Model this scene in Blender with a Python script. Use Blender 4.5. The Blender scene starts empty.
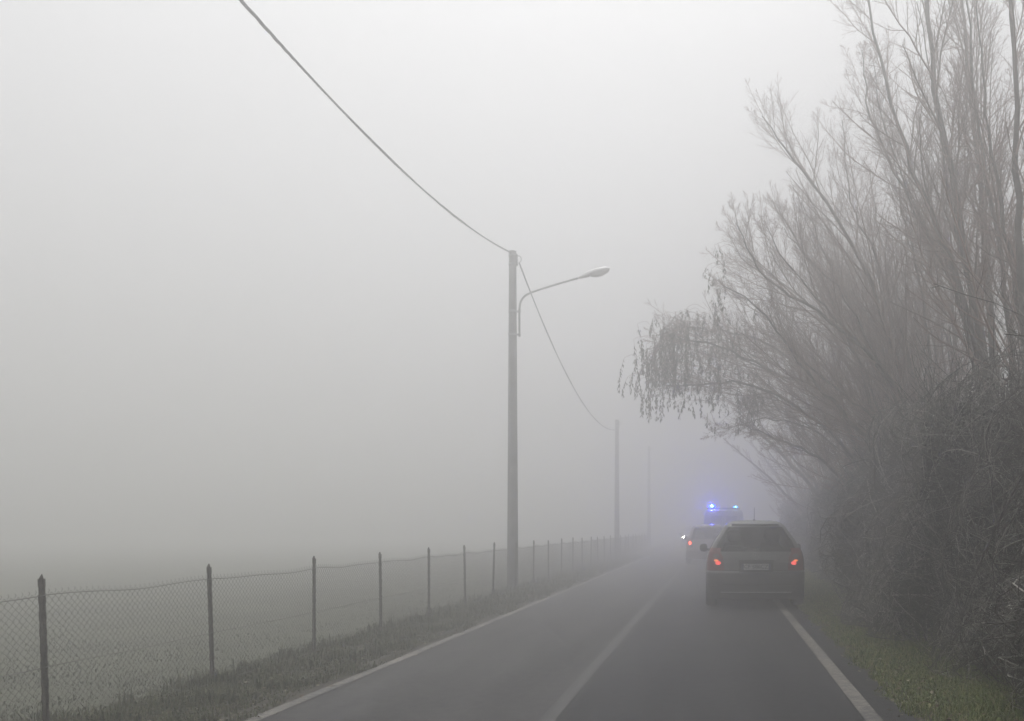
import bpy, bmesh, math
import numpy as np
from math import radians, sin, cos, pi
from mathutils import Vector, Matrix

RNG = np.random.default_rng(7)
scene = bpy.context.scene
COL = scene.collection

# ------------------------------------------------------------------ camera
EYE, FOC = 1.42, 930.0
VPX, HORY = 717.0, 528.0
cam_d = bpy.data.cameras.new('camera')
cam = bpy.data.objects.new('camera', cam_d); COL.objects.link(cam)
cam.location = (0, 0, EYE); cam.rotation_euler = (radians(90), 0, 0)
cam_d.sensor_width = 36; cam_d.lens = FOC / 1024 * 36
cam_d.shift_x = -(VPX - 512) / 1024
cam_d.shift_y = (HORY - 360.5) / 1024
cam_d.clip_start = 0.1; cam_d.clip_end = 2000
scene.camera = cam

# ------------------------------------------------------------------ world, sun, exposure
SUN_EL, SUN_ROT = 72, -12
world = bpy.data.worlds.new('World'); scene.world = world; world.use_nodes = True
nt = world.node_tree; nt.nodes.clear()
wo = nt.nodes.new('ShaderNodeOutputWorld'); bg = nt.nodes.new('ShaderNodeBackground')
sky = nt.nodes.new('ShaderNodeTexSky'); sky.sky_type = 'NISHITA'; sky.sun_disc = False
sky.sun_elevation = radians(SUN_EL); sky.sun_rotation = radians(SUN_ROT)
sky.dust_density = 6; sky.air_density = 1.0
hs = nt.nodes.new('ShaderNodeHueSaturation'); hs.inputs['Saturation'].default_value = 0.10
nt.links.new(sky.outputs[0], hs.inputs['Color']); nt.links.new(hs.outputs[0], bg.inputs[0])
nt.links.new(bg.outputs[0], wo.inputs[0]); bg.inputs[1].default_value = 0.15
sd = bpy.data.lights.new('sun', 'SUN'); sd.energy = 0.6; sd.angle = radians(25); sd.color = (1, 0.97, 0.93)
so = bpy.data.objects.new('sun', sd); COL.objects.link(so)
_d = Vector((sin(radians(SUN_ROT)) * cos(radians(SUN_EL)), cos(radians(SUN_ROT)) * cos(radians(SUN_EL)), sin(radians(SUN_EL))))
so.rotation_euler = (-_d).to_track_quat('-Z', 'Y').to_euler()
scene.view_settings.view_transform = 'Standard'; scene.view_settings.look = 'None'
scene.view_settings.gamma = 1; scene.view_settings.exposure = 0.11
scene.render.engine = 'CYCLES'
scene.cycles.volume_bounces = 6; scene.cycles.max_bounces = 10; scene.cycles.diffuse_bounces = 3
scene.cycles.glossy_bounces = 3; scene.cycles.transmission_bounces = 6; scene.cycles.transparent_max_bounces = 12
scene.cycles.use_denoising = True
HAZE_K = 0.044

# ------------------------------------------------------------------ helpers
def P(px, py, d):
    """world point at distance d along the road seen at that place of the photograph"""
    return np.array([(px - VPX) / FOC * d, d, EYE - (py - HORY) / FOC * d])

def tag(o, label=None, cat=None, group=None, kind=None):
    if label: o['label'] = label
    if cat: o['category'] = cat
    if group: o['group'] = group
    if kind: o['kind'] = kind
    return o

def link(o, parent=None):
    COL.objects.link(o)
    if parent is not None: o.parent = parent
    return o

def empty(name, loc=(0, 0, 0), rz=0):
    o = bpy.data.objects.new(name, None); o.location = loc; o.rotation_euler = (0, 0, rz)
    o.empty_display_size = 0.2
    return link(o)

def np_mesh(name, verts, faces, mat, parent=None, smooth=True):
    """verts (n,3); faces = list of int arrays (m,3) or (m,4)"""
    me = bpy.data.meshes.new(name)
    verts = np.asarray(verts, dtype=np.float32).reshape(-1, 3)
    faces = [np.asarray(f, dtype=np.int32) for f in faces if len(f)]
    me.vertices.add(len(verts)); me.vertices.foreach_set('co', verts.ravel())
    loops = np.concatenate([f.ravel() for f in faces])
    tot = np.concatenate([np.full(len(f), f.shape[1], np.int32) for f in faces])
    start = np.concatenate([[0], np.cumsum(tot)[:-1]]).astype(np.int32)
    me.loops.add(len(loops)); me.loops.foreach_set('vertex_index', loops)
    me.polygons.add(len(tot)); me.polygons.foreach_set('loop_start', start)
    try: me.polygons.foreach_set('loop_total', tot)
    except Exception: pass
    me.polygons.foreach_set('use_smooth', np.full(len(tot), smooth))
    me.update(calc_edges=True); me.validate()
    me.materials.append(mat)
    return link(bpy.data.objects.new(name, me), parent)

class Acc:
    """collects numpy geometry that becomes one mesh"""
    def __init__(s): s.v = []; s.f = []; s.n = 0
    def add(s, v, *fs):
        v = np.asarray(v, float).reshape(-1, 3)
        for f in fs:
            if len(f): s.f.append(np.asarray(f, int) + s.n)
        s.v.append(v); s.n += len(v); return s
    def box(s, c, size, rot=None):
        c = np.array(c, float); h = np.array(size, float) / 2
        v = np.array([[x, y, z] for x in (-1, 1) for y in (-1, 1) for z in (-1, 1)]) * h
        if rot is not None: v = v @ np.array(rot).T
        f = [[0, 1, 3, 2], [4, 6, 7, 5], [0, 4, 5, 1], [2, 3, 7, 6], [0, 2, 6, 4], [1, 5, 7, 3]]
        return s.add(v + c, f)
    def tube(s, pts, r, sides=8, cap=True):
        pts = np.asarray(pts, float); r = np.broadcast_to(np.asarray(r, float), (len(pts),))
        v, f = tubes(pts[None], r[None], sides); s.add(v, f)
        if cap:
            s.f.append(np.arange(sides)[None][:, ::-1] + s.n - len(v)) if sides in (3, 4) else None
            if sides > 4:
                K = len(pts); b = s.n - len(v)
                s.add([pts[0], pts[-1]]); c0 = s.n - 2
                i = np.arange(sides); j = (i + 1) % sides
                s.f.append(np.stack([np.full(sides, c0), b + j, b + i], 1))
                s.f.append(np.stack([np.full(sides, c0 + 1), b + (K - 1) * sides + i, b + (K - 1) * sides + j], 1))
        return s
    def lathe(s, prof, n=24, axis='z', c=(0, 0, 0)):
        prof = np.asarray(prof, float); K = len(prof); a = np.linspace(0, 2 * pi, n, endpoint=False)
        x = prof[:, 0][:, None] * np.cos(a); y = prof[:, 0][:, None] * np.sin(a); z = np.repeat(prof[:, 1][:, None], n, 1)
        v = np.stack([x, y, z], -1).reshape(-1, 3)
        if axis == 'x': v = v[:, [2, 0, 1]]
        if axis == 'y': v = v[:, [0, 2, 1]]
        i = np.arange(n); j = (i + 1) % n
        f = np.concatenate([np.stack([k * n + i, k * n + j, (k + 1) * n + j, (k + 1) * n + i], 1) for k in range(K - 1)])
        return s.add(v + np.array(c), f)
    def build(s, name, mat, parent=None, smooth=True):
        tri = [f for f in s.f if f.shape[1] == 3]; quad = [f for f in s.f if f.shape[1] == 4]
        oth = [f for f in s.f if f.shape[1] not in (3, 4)]
        fs = []
        if tri: fs.append(np.concatenate(tri))
        if quad: fs.append(np.concatenate(quad))
        fs += oth
        return np_mesh(name, np.concatenate(s.v), fs, mat, parent, smooth)

def norm(v): return v / np.maximum(np.linalg.norm(v, axis=-1, keepdims=True), 1e-9)

def tubes(Pt, R, sides=3):
    """Pt (N,K,3), R (N,K) -> verts, quads"""
    N, K, _ = Pt.shape
    T = np.empty_like(Pt); T[:, 1:-1] = Pt[:, 2:] - Pt[:, :-2]; T[:, 0] = Pt[:, 1] - Pt[:, 0]; T[:, -1] = Pt[:, -1] - Pt[:, -2]
    T = norm(T)
    mean = norm(T.mean(1, keepdims=True))
    ref = np.where(np.abs(mean[..., 2:3]) > 0.8, np.array([1.0, 0.1, 0]), np.array([0.05, 0.1, 1.0]))
    A = norm(np.cross(T, np.broadcast_to(ref, T.shape))); B = np.cross(T, A)
    a = np.linspace(0, 2 * pi, sides, endpoint=False)
    V = Pt[:, :, None] + R[:, :, None, None] * (A[:, :, None] * np.cos(a)[None, None, :, None] + B[:, :, None] * np.sin(a)[None, None, :, None])
    idx = np.arange(N * K * sides).reshape(N, K, sides); nx = np.roll(idx, -1, 2)
    F = np.stack([idx[:, :-1], nx[:, :-1], nx[:, 1:], idx[:, 1:]], -1).reshape(-1, 4)
    return V.reshape(-1, 3), F

def resample(pts, n):
    """smooth catmull-rom polyline with n points"""
    pts = np.asarray(pts, float); m = len(pts)
    if m == 2: return pts[0] + (pts[1] - pts[0]) * np.linspace(0, 1, n)[:, None]
    e = np.vstack([2 * pts[0] - pts[1], pts, 2 * pts[-1] - pts[-2]])
    t = np.linspace(0, m - 1 - 1e-6, n); k = t.astype(int); u = (t - k)[:, None]
    p0, p1, p2, p3 = e[k], e[k + 1], e[k + 2], e[k + 3]
    return 0.5 * (2 * p1 + (p2 - p0) * u + (2 * p0 - 5 * p1 + 4 * p2 - p3) * u ** 2 + (3 * p1 - p0 - 3 * p2 + p3) * u ** 3)

# ------------------------------------------------------------------ materials
def mat_new(name):
    m = bpy.data.materials.new(name); m.use_nodes = True
    t = m.node_tree; b = t.nodes['Principled BSDF']
    return m, t, b

def mat(name, col, rough=0.7, metal=0.0, var=0.25, scale=8.0, bump=0.0, bscale=None, spec=None, emit=None, estr=0):
    """principled with a gentle noise variation of the base colour"""
    m, t, b = mat_new(name)
    b.inputs['Roughness'].default_value = rough; b.inputs['Metallic'].default_value = metal
    if spec is not None: b.inputs['Specular IOR Level'].default_value = spec
    tc = t.nodes.new('ShaderNodeTexCoord'); n = t.nodes.new('ShaderNodeTexNoise')
    n.inputs['Scale'].default_value = scale; n.inputs['Detail'].default_value = 6
    t.links.new(tc.outputs['Object'], n.inputs['Vector'])
    r = t.nodes.new('ShaderNodeValToRGB')
    r.color_ramp.elements[0].position = 0.3; r.color_ramp.elements[1].position = 0.7
    lo = [c * (1 - var) for c in col]; hi = [min(1, c * (1 + var)) for c in col]
    r.color_ramp.elements[0].color = (*lo, 1); r.color_ramp.elements[1].color = (*hi, 1)
    t.links.new(n.outputs['Fac'], r.inputs['Fac']); t.links.new(r.outputs['Color'], b.inputs['Base Color'])
    if bump:
        n2 = t.nodes.new('ShaderNodeTexNoise'); n2.inputs['Scale'].default_value = bscale or scale * 5; n2.inputs['Detail'].default_value = 5
        t.links.new(tc.outputs['Object'], n2.inputs['Vector'])
        bp = t.nodes.new('ShaderNodeBump'); bp.inputs['Strength'].default_value = bump; bp.inputs['Distance'].default_value = 0.02
        t.links.new(n2.outputs['Fac'], bp.inputs['Height']); t.links.new(bp.outputs['Normal'], b.inputs['Normal'])
    if emit: b.inputs['Emission Color'].default_value = (*emit, 1); b.inputs['Emission Strength'].default_value = estr
    return m

def island_mat(name, cols, rough=0.8, transl=0.0):
    """colour chosen per mesh island: grass blades, leaves, twigs"""
    m, t, b = mat_new(name)
    g = t.nodes.new('ShaderNodeNewGeometry'); r = t.nodes.new('ShaderNodeValToRGB')
    e = r.color_ramp.elements
    while len(e) < len(cols): e.new(0.5)
    for i, c in enumerate(cols):
        e[i].position = i / (len(cols) - 1); e[i].color = (*c, 1)
    t.links.new(g.outputs['Random Per Island'], r.inputs['Fac']); t.links.new(r.outputs['Color'], b.inputs['Base Color'])
    b.inputs['Roughness'].default_value = rough; b.inputs['Specular IOR Level'].default_value = 0.25
    return m

M = {}
M['bark'] = mat('bark_grey_brown', (0.105, 0.085, 0.075), 0.9, var=0.35, scale=6, bump=0.5)
M['twig'] = island_mat('twigs', [(0.16, 0.105, 0.088), (0.26, 0.18, 0.155), (0.40, 0.30, 0.27)], 0.85)
M['dead_leaf'] = island_mat('withered_leaves', [(0.07, 0.07, 0.05), (0.12, 0.115, 0.085), (0.09, 0.085, 0.06)], 0.85)
M['hedge_leaf'] = island_mat('hedge_leaves', [(0.012, 0.015, 0.009), (0.024, 0.028, 0.018), (0.04, 0.044, 0.03), (0.028, 0.022, 0.017)], 0.7)
M['green_leaf'] = island_mat('dark_green_leaves', [(0.016, 0.022, 0.011), (0.03, 0.04, 0.02), (0.06, 0.072, 0.045)], 0.6)
M['cane'] = island_mat('bramble_canes', [(0.035, 0.03, 0.026), (0.06, 0.053, 0.046), (0.09, 0.082, 0.072), (0.15, 0.14, 0.125), (0.45, 0.43, 0.40)], 0.85)
M['old_stem'] = island_mat('old_pale_stems', [(0.22, 0.21, 0.19), (0.45, 0.43, 0.40)], 0.85)
M['red_cane'] = island_mat('reddish_stems', [(0.09, 0.035, 0.03), (0.13, 0.06, 0.045)], 0.8)
M['grass'] = island_mat('verge_grass', [(0.05, 0.085, 0.015), (0.10, 0.15, 0.03), (0.19, 0.22, 0.07), (0.36, 0.33, 0.18)], 0.75)
M['field_grass'] = island_mat('field_grass', [(0.074, 0.084, 0.048), (0.082, 0.09, 0.056), (0.09, 0.096, 0.062)], 0.8)
M['dull_grass'] = island_mat('withered_grass', [(0.04, 0.05, 0.02), (0.075, 0.088, 0.038), (0.105, 0.11, 0.055), (0.15, 0.14, 0.085)], 0.8)
M['soil'] = mat('soil_leaf_litter', (0.045, 0.04, 0.028), 0.95, var=0.5, scale=9, bump=0.8, bscale=40)
M['field'] = mat('field_turf', (0.082, 0.086, 0.058), 0.95, var=0.3, scale=0.5, bump=0.9, bscale=25)
M['concrete'] = mat('weathered_concrete', (0.15, 0.147, 0.14), 0.9, var=0.4, scale=2.2, bump=0.3)
M['steel'] = mat('galvanised_steel', (0.30, 0.31, 0.31), 0.5, 0.6, var=0.2, scale=20)
M['pale_metal'] = mat('pale_lamp_housing', (0.80, 0.80, 0.80), 0.35, 0.2, var=0.08, scale=10)
M['bowl'] = mat('lamp_bowl', (0.78, 0.78, 0.76), 0.2, 0, var=0.1)
M['cable'] = mat('black_cable', (0.03, 0.03, 0.03), 0.6, var=0.2, scale=30)
M['rust_post'] = mat('rusty_fence_post', (0.075, 0.06, 0.052), 0.85, var=0.45, scale=22, bump=0.5)
M['wire'] = mat('dull_fence_wire', (0.11, 0.105, 0.095), 0.6, 0.3, var=0.35, scale=3)
M['rubber'] = mat('tyre_rubber', (0.02, 0.02, 0.02), 0.85, var=0.3, scale=20)
M['rim'] = mat('alloy_rim', (0.35, 0.35, 0.36), 0.4, 0.7, var=0.15)
M['plastic'] = mat('black_plastic', (0.03, 0.03, 0.032), 0.6, var=0.2, scale=15)
M['under'] = mat('underbody_dirt', (0.018, 0.018, 0.018), 0.95, var=0.3)
M['chrome'] = mat('chrome_trim', (0.6, 0.6, 0.6), 0.2, 0.9, var=0.05)
M['plate'] = mat('plate_white', (0.45, 0.45, 0.44), 0.5, var=0.06)
M['plate_blue'] = mat('plate_blue', (0.05, 0.065, 0.12), 0.5, var=0.05)
M['ink'] = mat('plate_ink', (0.015, 0.015, 0.015), 0.6, var=0.05)
M['seat'] = mat('seat_fabric', (0.03, 0.03, 0.033), 0.9, var=0.2)
M['tail'] = mat('tail_lamp_red', (0.16, 0.028, 0.028), 0.18, var=0.15, scale=40)
M['tail_clear'] = mat('tail_lamp_clear', (0.14, 0.10, 0.10), 0.25, var=0.15, scale=40)
M['lit_red'] = mat('lit_tail_lamp', (0.4, 0.02, 0.01), 0.4, var=0.1, emit=(1, 0.09, 0.08), estr=1.7)
M['lit_red_far'] = mat('lit_far_tail_lamp', (0.4, 0.02, 0.01), 0.4, var=0.1, emit=(1, 0.10, 0.05), estr=9)
M['lit_amber'] = mat('lit_amber_lamp', (0.4, 0.1, 0.01), 0.4, var=0.1, emit=(1, 0.22, 0.05), estr=1.6)
M['head'] = mat('lit_headlight', (0.8, 0.8, 0.7), 0.3, var=0.05, emit=(1, 0.9, 0.8), estr=90)
M['blue_lit'] = mat('lit_blue_beacon', (0.02, 0.05, 0.7), 0.3, var=0.05, emit=(0.004, 0.02, 1.0), estr=60)
M['cyan_lit'] = mat('lit_pale_blue_beacon', (0.02, 0.2, 0.7), 0.3, var=0.05, emit=(0.03, 0.38, 1.0), estr=8)
M['lens_lit'] = mat('lit_beacon_lens', (0.3, 0.6, 0.8), 0.3, var=0.05, emit=(0.12, 0.6, 1.0), estr=28)
M['stripe'] = mat('orange_stripe', (0.35, 0.12, 0.05), 0.45, var=0.05)

def paint(name, col, rough=0.35, metal=0.5):
    m = mat(name, col, rough, metal, var=0.10, scale=3)
    b = m.node_tree.nodes['Principled BSDF']
    b.inputs['Coat Weight'].default_value = 0.5; b.inputs['Coat Roughness'].default_value = 0.12
    return m

def glass_mat():
    m, t, b = mat_new('tinted_car_glass')
    tr = t.nodes.new('ShaderNodeBsdfTransparent'); tr.inputs[0].default_value = (0.17, 0.175, 0.18, 1)
    gl = t.nodes.new('ShaderNodeBsdfGlossy'); gl.inputs['Roughness'].default_value = 0.05; gl.inputs[0].default_value = (0.55, 0.55, 0.55, 1)
    fr = t.nodes.new('ShaderNodeFresnel'); fr.inputs[0].default_value = 1.5
    mx = t.nodes.new('ShaderNodeMixShader')
    t.links.new(fr.outputs[0], mx.inputs[0]); t.links.new(tr.outputs[0], mx.inputs[1]); t.links.new(gl.outputs[0], mx.inputs[2])
    t.links.new(mx.outputs[0], t.nodes['Material Output'].inputs['Surface'])
    return m
M['glass'] = glass_mat()

def asphalt_mat():
    m, t, b = mat_new('worn_asphalt')
    L = t.links; N = t.nodes.new
    tc = N('ShaderNodeTexCoord'); sep = N('ShaderNodeSeparateXYZ'); L.new(tc.outputs['Object'], sep.inputs[0])
    def noise(scale, detail=5, vec=None):
        n = N('ShaderNodeTexNoise'); n.inputs['Scale'].default_value = scale; n.inputs['Detail'].default_value = detail
        L.new(vec or tc.outputs['Object'], n.inputs['Vector']); return n.outputs['Fac']
    def math_(op, a, b_=None, clamp=False):
        n = N('ShaderNodeMath'); n.operation = op; n.use_clamp = clamp
        for i, v in enumerate((a, b_)):
            if v is None: continue
            if isinstance(v, (int, float)): n.inputs[i].default_value = v
            else: L.new(v, n.inputs[i])
        return n.outputs[0]
    # the right-hand lane has a darker base colour: boundary near x = -1.2, slightly ragged
    edge = math_('ADD', sep.outputs['X'], math_('MULTIPLY', noise(1.3), 0.25))
    lane = math_('MULTIPLY', math_('ADD', edge, 1.08), 9.0, True)
    mix = N('ShaderNodeMix'); mix.data_type = 'RGBA'
    mix.inputs[6].default_value = (0.044, 0.043, 0.043, 1); mix.inputs[7].default_value = (0.027, 0.027, 0.029, 1)
    L.new(math_('MULTIPLY', lane, 1.0), mix.inputs[0])
    # long wheel-track and patch variation, then aggregate
    mp = N('ShaderNodeMapping'); mp.inputs['Scale'].default_value = (1.6, 0.12, 1); L.new(tc.outputs['Object'], mp.inputs['Vector'])
    tr = noise(1.4, 4, mp.outputs[0]); pt = noise(0.7, 6); ag = math_('ADD', math_('MULTIPLY', noise(150, 3), 0.5), math_('ADD', math_('MULTIPLY', noise(38, 4), 0.7), math_('MULTIPLY', noise(9, 6), 0.9)))
    s = math_('ADD', math_('ADD', math_('MULTIPLY', tr, 1.6), math_('MULTIPLY', pt, 1.3)), math_('MULTIPLY', ag, 1.3))
    s = math_('MAXIMUM', math_('ADD', s, -1.85), 0.15)
    mul = N('ShaderNodeMix'); mul.data_type = 'RGBA'; mul.blend_type = 'MULTIPLY'; mul.inputs[0].default_value = 1
    L.new(mix.outputs[2], mul.inputs[6]); L.new(s, mul.inputs[7])
    # thin cracks
    vo = N('ShaderNodeTexVoronoi'); vo.feature = 'DISTANCE_TO_EDGE'; vo.inputs['Scale'].default_value = 0.9
    wv = N('ShaderNodeVectorMath'); wv.operation = 'ADD'
    nn = N('ShaderNodeTexNoise'); nn.inputs['Scale'].default_value = 2.5; nn.inputs['Detail'].default_value = 4
    L.new(tc.outputs['Object'], nn.inputs['Vector']); L.new(tc.outputs['Object'], wv.inputs[0]); L.new(nn.outputs['Color'], wv.inputs[1])
    L.new(wv.outputs[0], vo.inputs['Vector'])
    crack = math_('LESS_THAN', vo.outputs['Distance'], 0.006)
    crack = math_('MULTIPLY', crack, math_('MULTIPLY', math_('SUBTRACT', noise(0.35, 2), 0.5), 6.0, True))
    mc = N('ShaderNodeMix'); mc.data_type = 'RGBA'; mc.inputs[7].default_value = (0.02, 0.02, 0.02, 1)
    L.new(crack, mc.inputs[0]); L.new(mul.outputs[2], mc.inputs[6]); L.new(mc.outputs[2], b.inputs['Base Color'])
    b.inputs['Specular IOR Level'].default_value = 0.22
    rg = math_('ADD', math_('MULTIPLY', pt, 0.35), 0.55); L.new(rg, b.inputs['Roughness'])
    bp = N('ShaderNodeBump'); bp.inputs['Strength'].default_value = 0.6; bp.inputs['Distance'].default_value = 0.006
    L.new(ag, bp.inputs['Height']); L.new(bp.outputs[0], b.inputs['Normal'])
    return m

def line_mat(name, col, wear, hole=0.5):
    """road paint worn through to the asphalt"""
    m, t, b = mat_new(name); L = t.links; N = t.nodes.new
    tc = N('ShaderNodeTexCoord'); n = N('ShaderNodeTexNoise'); n.inputs['Scale'].default_value = 14; n.inputs['Detail'].default_value = 8
    n.inputs['Roughness'].default_value = 0.7
    L.new(tc.outputs['Object'], n.inputs['Vector'])
    n2 = N('ShaderNodeTexNoise'); n2.inputs['Scale'].default_value = 0.8; n2.inputs['Detail'].default_value = 3
    L.new(tc.outputs['Object'], n2.inputs['Vector'])
    a = N('ShaderNodeMath'); a.operation = 'MULTIPLY_ADD'; L.new(n2.outputs['Fac'], a.inputs[0]); a.inputs[1].default_value = 0.5
    L.new(n.outputs['Fac'], a.inputs[2])
    r = N('ShaderNodeValToRGB'); e = r.color_ramp.elements
    e[0].position = hole + 0.25 - wear; e[1].position = hole + 0.25 + 0.08
    e[0].color = (*col, 1); e[1].color = (0.06, 0.06, 0.06, 1)
    L.new(a.outputs[0], r.inputs[0]); L.new(r.outputs[0], b.inputs['Base Color']); b.inputs['Roughness'].default_value = 0.8
    return m

# ------------------------------------------------------------------ setting
Y0, Y1 = -12.0, 185.0
def height_right(x):    # the right verge climbs gently towards the hedge
    return np.interp(x, [1.4, 1.6, 2.6, 6, 190], [-0.01, 0.03, 0.14, 0.2, 0.2])
def height_left(x):
    return np.interp(-x, [3.40, 3.62, 4.2, 4.6, 5.2, 190], [-0.01, 0.035, 0.075, 0.03, -0.03, -0.05])

def sheet(name, xs, ys, hf, m, jitter=0.0, kind='structure'):
    X, Y = np.meshgrid(xs, ys); Z = hf(X)
    if jitter: Z = Z + jitter * (np.sin(X * 3.1 + Y * 1.7) * np.sin(Y * 2.3 - X * 1.3) + 0.5 * np.sin(X * 9 + Y * 7)) * np.clip((np.abs(X + 1) - 2.6) * 2, 0, 1)
    v = np.stack([X, Y, Z], -1).reshape(-1, 3); nx, ny = len(xs), len(ys)
    i = np.arange(nx * ny).reshape(ny, nx)
    f = np.stack([i[:-1, :-1], i[:-1, 1:], i[1:, 1:], i[1:, :-1]], -1).reshape(-1, 4)
    return tag(np_mesh(name, v, [f], m), kind=kind)

ysf = np.concatenate([np.arange(Y0, 45, 0.25), np.linspace(45, Y1, 20)])
sheet('ground', np.linspace(-190, 190, 40), np.linspace(-190, 190, 40), lambda x: x * 0 - 0.35, M['field'])
sheet('field', np.concatenate([[-190, -120, -80, -50, -35], np.arange(-25, -4.55, 0.5), [-4.55]]), ysf, height_left, M['field'], 0.015)
sheet('left_verge', np.linspace(-4.55, -3.44, 8), ysf, height_left, M['soil'], 0.01)
sheet('right_verge', np.concatenate([np.linspace(1.40, 3, 12), [4, 5, 6, 9, 20, 190]]), ysf, height_right, M['soil'], 0.01)
road_m = asphalt_mat()
sheet('road', np.array([-3.56, -3.0, -1.2, 1.2, 1.30, 1.47]), np.linspace(Y0, Y1, 60), lambda x: x * 0 + 0.004, road_m)
# ragged asphalt edge crumbling into the grass is covered by the blades of grass
lm = line_mat('white_edge_paint', (0.235, 0.215, 0.185), 0.22, 0.55)
lc = line_mat('worn_centre_paint', (0.085, 0.085, 0.082), 0.45, 0.46)
sheet('left_edge_line', np.array([-3.47, -3.36]), np.linspace(Y0, Y1, 30), lambda x: x * 0 + 0.009, lm)
sheet('right_edge_line', np.array([1.09, 1.22]), np.linspace(Y0, Y1, 30), lambda x: x * 0 + 0.009, lm)
sheet('centre_line', np.array([-1.31, -1.19]), np.linspace(Y0, Y1, 30), lambda x: x * 0 + 0.009, lc)

# ------------------------------------------------------------------ haze
a = Acc().box((0, 0, 6.6), (400, 400, 16.6))
hz = a.build('haze', None, smooth=False) if False else None
hm = bpy.data.materials.new('haze_air'); hm.use_nodes = True; hm.node_tree.nodes.clear()
_o = hm.node_tree.nodes.new('ShaderNodeOutputMaterial'); _v = hm.node_tree.nodes.new('ShaderNodeVolumePrincipled')
_v.inputs['Density'].default_value = HAZE_K; _v.inputs['Color'].default_value = (0.922, 0.920, 0.917, 1)
_v.inputs['Anisotropy'].default_value = 0.78
hm.node_tree.links.new(_v.outputs[0], _o.inputs['Volume'])
hz = a.build('haze', hm, smooth=False); tag(hz, kind='stuff')
try: hm.cycles.homogeneous_volume = True
except Exception: pass

# ------------------------------------------------------------------ grass and litter
def blades(n, xy, h, hf, w=0.006, lean=0.5, rng=RNG):
    """n grass blades: bent two-quad-plus-tip strips"""
    x, y = xy; z = hf(x)
    az = rng.uniform(0, 2 * pi, n); ln = rng.uniform(0.1, lean, n)
    d = np.stack([np.cos(az), np.sin(az), np.zeros(n)], 1); s = np.stack([-np.sin(az), np.cos(az), np.zeros(n)], 1)
    b = np.stack([x, y, z - 0.005], 1); hh = h[:, None]; up = np.array([0, 0, 1.0])
    ww = (w * (0.6 + 0.8 * rng.random(n)))[:, None]
    m = b + up * hh * 0.6 + d * hh * 0.25 * ln[:, None]; tp = b + up * hh * (1 - 0.3 * ln[:, None]) + d * hh * ln[:, None]
    V = np.stack([b - s * ww, b + s * ww, m + s * ww * 0.8, m - s * ww * 0.8, tp], 1).reshape(-1, 3)
    i = np.arange(n)[:, None] * 5
    return V, i + np.array([0, 1, 2, 3]), i + np.array([3, 2, 4])

def ydist(n, lo, hi, rng=RNG):   # denser near the camera
    u = rng.random(n); return lo * (hi / lo) ** u

n = 95000
y = ydist(n, 4.2, 34); x = 1.42 + 1.35 * RNG.random(n) ** 0.85
x += 0.05 * np.sin(y * 3) + 0.04 * np.sin(y * 7.7)
cl = 0.5 + 0.5 * np.sin(x * 5 + y * 1.9) * np.sin(y * 2.7 - x * 4)
h = (0.03 + 0.05 * RNG.random(n)) * (0.6 + 0.7 * cl) * np.interp(x, [1.4, 1.6, 2.6, 3], [0.55, 1, 1.1, 0.8])
a = Acc(); V, q, t3 = blades(n, (x, y), h, height_right, 0.0045, 0.9); a.add(V, q, t3)
tag(a.build('grass', M['grass'], smooth=False), kind='stuff')
n = 60000
y = ydist(n, 6, 45); x = -3.49 - 1.08 * RNG.random(n); x += 0.05 * np.sin(y * 2.1) * (x > -3.6)
h = (0.02 + 0.08 * RNG.random(n) ** 3) * (0.55 + 0.8 * (np.sin(y * 2.3 + x * 3) * np.sin(y * 5.1 - x * 6) > 0.1)) * np.interp(-x, [3.4, 3.7, 4.3, 4.6], [0.6, 1.0, 1.3, 2.2])
a = Acc(); V, q, t3 = blades(n, (x, y), h, height_left, 0.005, 1.0); a.add(V, q, t3)
tag(a.build('verge_grass', M['dull_grass'], smooth=False), kind='stuff')
n = 110000
y = ydist(n, 4.5, 60); x = -4.5 - 22 * RNG.random(n) ** 1.6 * np.clip(y / 12, 0.35, 1)
h = 0.02 + 0.03 * RNG.random(n) ** 2
a = Acc(); V, q, t3 = blades(n, (x, y), h, height_left, 0.004, 1.0); a.add(V, q, t3)
tag(a.build('field_grass', M['field_grass'], smooth=False), kind='stuff')

def leaf_cards(c, dirs, nrm, L, W):
    """lance-shaped leaves, folded a little along the midrib"""
    n = len(c); s = norm(np.cross(dirs, nrm)); L = L[:, None]; W = W[:, None]
    k = norm(np.cross(s, dirs))
    b0 = c; t_ = c + dirs * L; m1 = c + dirs * L * 0.45 + s * W + k * W * 0.4; m2 = c + dirs * L * 0.45 - s * W + k * W * 0.4
    V = np.stack([b0, m1, t_, m2], 1).reshape(-1, 3); i = np.arange(n)[:, None] * 4
    return V, np.concatenate([i + np.array([0, 1, 2]), i + np.array([0, 2, 3])])

n = 2600   # fallen leaves on both verges
y = ydist(n, 4.4, 25); side = RNG.random(n) < 0.75
x = np.where(side, 1.36 + 1.5 * RNG.random(n), -3.35 - 1.1 * RNG.random(n))
z = np.where(side, height_right(x), height_left(x)) + 0.012 + 0.035 * RNG.random(n) * (x > 1.5)
az = RNG.uniform(0, 2 * pi, n); d = np.stack([np.cos(az), np.sin(az), RNG.normal(0, 0.25, n)], 1)
V, q = leaf_cards(np.stack([x, y, z], 1), norm(d), norm(np.array([0, 0, 1.0]) + RNG.normal(0, 0.3, (n, 3))), 0.03 + 0.04 * RNG.random(n), 0.008 + 0.012 * RNG.random(n))
a = Acc(); a.add(V, q)
tag(a.build('fallen_leaves', island_mat('fallen_leaf', [(0.09, 0.06, 0.035), (0.16, 0.12, 0.07), (0.30, 0.27, 0.2)], 0.8), smooth=False), kind='stuff')

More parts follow.
